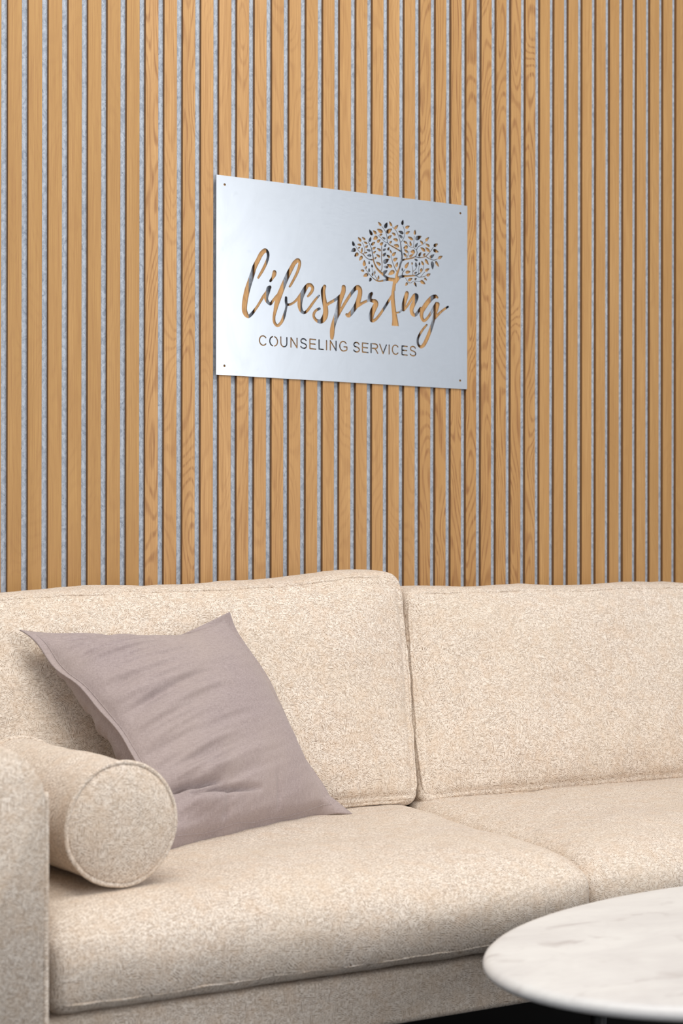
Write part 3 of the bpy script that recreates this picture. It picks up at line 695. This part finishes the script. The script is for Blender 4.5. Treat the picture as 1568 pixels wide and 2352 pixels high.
# ------------------------------------------------------------------ mauve pillow
def pillow():
    BL, BR = Vector((0.985, -0.668, 0.484)), Vector((1.383, -0.462, 0.480))
    TL, TR = Vector((0.834, -0.368, 0.810)), Vector((1.222, -0.372, 0.838))
    root = empty('throw_pillow', ((BL+BR)/2))
    tag(root, 'square mauve linen throw pillow leaning on the left back cushion behind the bolster', 'pillow')
    N = (BR-BL).cross(TL-BL).normalized()          # towards the viewer
    if N.y > 0: N = -N
    E = 0.034                                        # flange width as a fraction
    def frame(u, v):
        # concave edges between pulled-out corners
        uu, vv = 2*u-1, 2*v-1
        p = BL*(1-u)*(1-v)+BR*u*(1-v)+TL*(1-u)*v+TR*u*v
        ex, ey = (BR-BL+TR-TL)/2, (TL-BL+TR-BR)/2
        sag_v = 0.075 if vv > 0 else -0.01
        p -= ey*(vv**3)*sag_v*(1-uu*uu)*(1+0.35*math.sin(3*uu+0.4))
        sag_u = 0.012 if uu < 0 else -0.012
        p -= ex*(uu**3)*sag_u*(1-vv*vv)
        # the bottom flange tucks back under the pillow's own weight
        b = max(0, 1-v/0.06)*min(1, max(0, (0.97-u)/0.05))
        p += N*(-0.030*b*b) + ey*(0.012*b)
        # flat corner tab lying out on the seat
        p += (ex*0.048 + Vector((0, -0.035, -0.004)))*max(0, (u-0.93)/0.07)*max(0, (0.07-v)/0.07)
        # the left edge puckers forward over the full back panel
        p += N*(0.030*(1-vv*vv)*(1-u)**4) + ex*(0.022*(1-vv*vv)*(1-u)**6)
        p += ex*(0.006*math.sin(v*13+0.7)*math.sin(PI*v)*(1-u)**10)
        return p
    def thick(u, v, front=True):
        s, t = (u-E)/(1-2*E), (v-E)/(1-2*E)
        if s <= 0 or s >= 1 or t <= 0 or t >= 1: return 0.0
        a = (1-(2*s-1)**2); b = (1-(2*t-1)**2)
        return (a**0.62)*(b**0.55) if front else (a**0.42)*(b**0.45)
    def folds(u, v):
        h = 0.0
        # long soft drag lines running with the weave, rising to the right
        c = v*7.0 - u*1.3
        env = math.exp(-((u-0.22)/0.30)**2)
        h += 0.0022*env*noise.noise(Vector((u*2.2, c*2.6, 3.3)))*2
        h += 0.0016*env*noise.noise(Vector((u*4.0, c*6.5, 5.3)))*2
        h += 0.0016*noise.noise(Vector((u*3.0, c*4.4, 9.1)))*2*(0.2+0.8*env)
        h += 0.0030*noise.noise(Vector((u*3, v*3, 1.7)))
        # creases: (u0,v0,u1,v1,depth,width)
        for u0, v0, u1, v1, d, w in ((0.04, 0.185, 0.32, 0.165, -0.014, 0.009), (0.16, 0.150, 0.52, 0.120, -0.011, 0.009),
                                     (0.02, 0.235, 0.40, 0.205, 0.007, 0.028), (0.03, 0.115, 0.36, 0.095, 0.006, 0.025),
                                     (0.02, 0.76, 0.20, 0.83, -0.005, 0.012), (0.05, 0.60, 0.30, 0.68, -0.004, 0.018),
                                     (0.62, 0.03, 0.66, 0.17, -0.004, 0.014), (0.30, 0.02, 0.33, 0.12, -0.006, 0.02),
                                     (0.06, 0.93, 0.28, 0.90, -0.003, 0.02),
                                     (0.05, 0.48, 0.25, 0.535, -0.004, 0.016), (0.25, 0.56, 0.55, 0.62, -0.0025, 0.018)):
            ex, ey = u1-u0, v1-v0; L = ex*ex+ey*ey
            t = ((u-u0)*ex+(v-v0)*ey)/L
            tc = max(0, min(1, t))
            dist = math.hypot(u-u0-tc*ex, v-v0-tc*ey)
            h += d*math.exp(-(dist/w)**2)*math.sin(PI*min(1, max(0, 0.08+0.84*tc)))
        return h
    n = 170
    def side(sgn, T):
        vs = []
        for j in range(n+1):
            for i in range(n+1):
                u, v = i/n, j/n
                th = thick(u, v, sgn > 0)
                p = frame(u, v)
                off = sgn*(T*th + 0.0012)
                amp = min(1.0, th*3.2)
                off += 1.7*folds(u, v)*amp*(1 if sgn > 0 else 0.8)*(1 if sgn > 0 else -1)
                # wavy flange
                rim = 1-min(1.0, th*3)
                wave = 0.006*noise.noise(Vector((u*5.5, v*5.5, 0.5)))*2 + 0.003*math.sin(v*21+u*5)*(1 if u < 0.2 else 0.3)
                off += rim*wave
                q = p + N*off
                vs.append(q)
        return vs
    F_, B_ = side(1, 0.072), side(-1, 0.078)
    M = (n+1)*(n+1)
    fs = []
    for j in range(n):
        for i in range(n):
            a = j*(n+1)+i
            fs.append((a, a+1, a+n+2, a+n+1)); fs.append((M+a+n+1, M+a+n+2, M+a+1, M+a))
    ring = [i for i in range(n+1)] + [(n+1)*j+n for j in range(1, n+1)] + [(n+1)*n+i for i in range(n-1, -1, -1)] + [(n+1)*j for j in range(n-1, 0, -1)]
    for k in range(len(ring)):
        a, b = ring[k], ring[(k+1) % len(ring)]
        fs.append((b, a, M+a, M+b))
    vs = F_+B_
    me = mesh('pillow', vs, fs); bm = bmesh.new(); bm.from_mesh(me); bmesh.ops.recalc_face_normals(bm, faces=bm.faces); bm.to_mesh(me); bm.free()
    link_mesh('pillow_cover', me, LINEN, root)
    # stitched seam just inside the flange
    pts = []
    loop = [(E+(1-2*E)*k/60, E) for k in range(60)] + [(1-E, E+(1-2*E)*k/60) for k in range(60)] + \
           [(1-E-(1-2*E)*k/60, 1-E) for k in range(60)] + [(E, 1-E-(1-2*E)*k/60) for k in range(60)]
    for u, v in loop:
        i, j = min(n, int(round(u*n))), min(n, int(round(v*n)))
        pts.append(F_[j*(n+1)+i] - N*0.0002)
    link_mesh('seam', tube_mesh('seam', pts, 0.0009, True, 6), LINEN, root)
pillow()

# ------------------------------------------------------------------ oval marble table
def table():
    H = 0.43; k = (CAM_Z-H)/0.5
    cx, cy = 1.5775*k, -2.98382+(2.98382-1.43074)*k
    A, B = 0.504*k, 0.3012*k
    rot = Matrix.Rotation(math.radians(4.08), 3, 'Z')
    root = empty('coffee_table', (cx, cy, 0))
    tag(root, 'oval white marble coffee table with rounded edge in front of the sofa', 'table')
    th = 0.022
    prof = [(-0.060, -th), (-0.020, -th), (-0.006, -th*0.80), (-0.001, -th*0.62), (0.0, -th*0.45), (-0.0015, -th*0.25), (-0.005, -th*0.10), (-0.010, -0.02*th), (-0.016, 0), (-0.05, 0), (-0.15, 0)]
    seg = 128; vs, fs = [], []
    for d, z in prof:
        for i in range(seg):
            a = 2*PI*i/seg
            p = rot @ Vector(((A+d)*math.cos(a), (B+d)*math.sin(a), 0))
            vs.append((cx+p.x, cy+p.y, H+z))
    for i in range(len(prof)-1):
        for q in range(seg):
            l = (q+1) % seg; fs.append((i*seg+q, i*seg+l, (i+1)*seg+l, (i+1)*seg+q))
    fs.append(tuple(range(seg))[::-1]); fs.append(tuple((len(prof)-1)*seg+q for q in range(seg)))
    link_mesh('table_top', mesh('table_top', vs, fs), MARBLE, root)
    prof = [(0.19, 0.001), (0.19, 0.008), (0.15, 0.014), (0.07, 0.026), (0.035, 0.06), (0.026, 0.12), (0.026, 0.26), (0.035, 0.34), (0.09, 0.39), (0.16, H-th)]
    vs, fs = [], []; seg = 48
    for r, z in prof:
        for i in range(seg):
            a = 2*PI*i/seg; vs.append((cx+r*1.25*math.cos(a), cy+r*math.sin(a), z))
    for i in range(len(prof)-1):
        for q in range(seg):
            l = (q+1) % seg; fs.append((i*seg+q, i*seg+l, (i+1)*seg+l, (i+1)*seg+q))
    fs.append(tuple(range(seg))[::-1]); fs.append(tuple((len(prof)-1)*seg+q for q in range(seg)))
    link_mesh('pedestal', mesh('pedestal', vs, fs), DARKMETAL, root)
table()
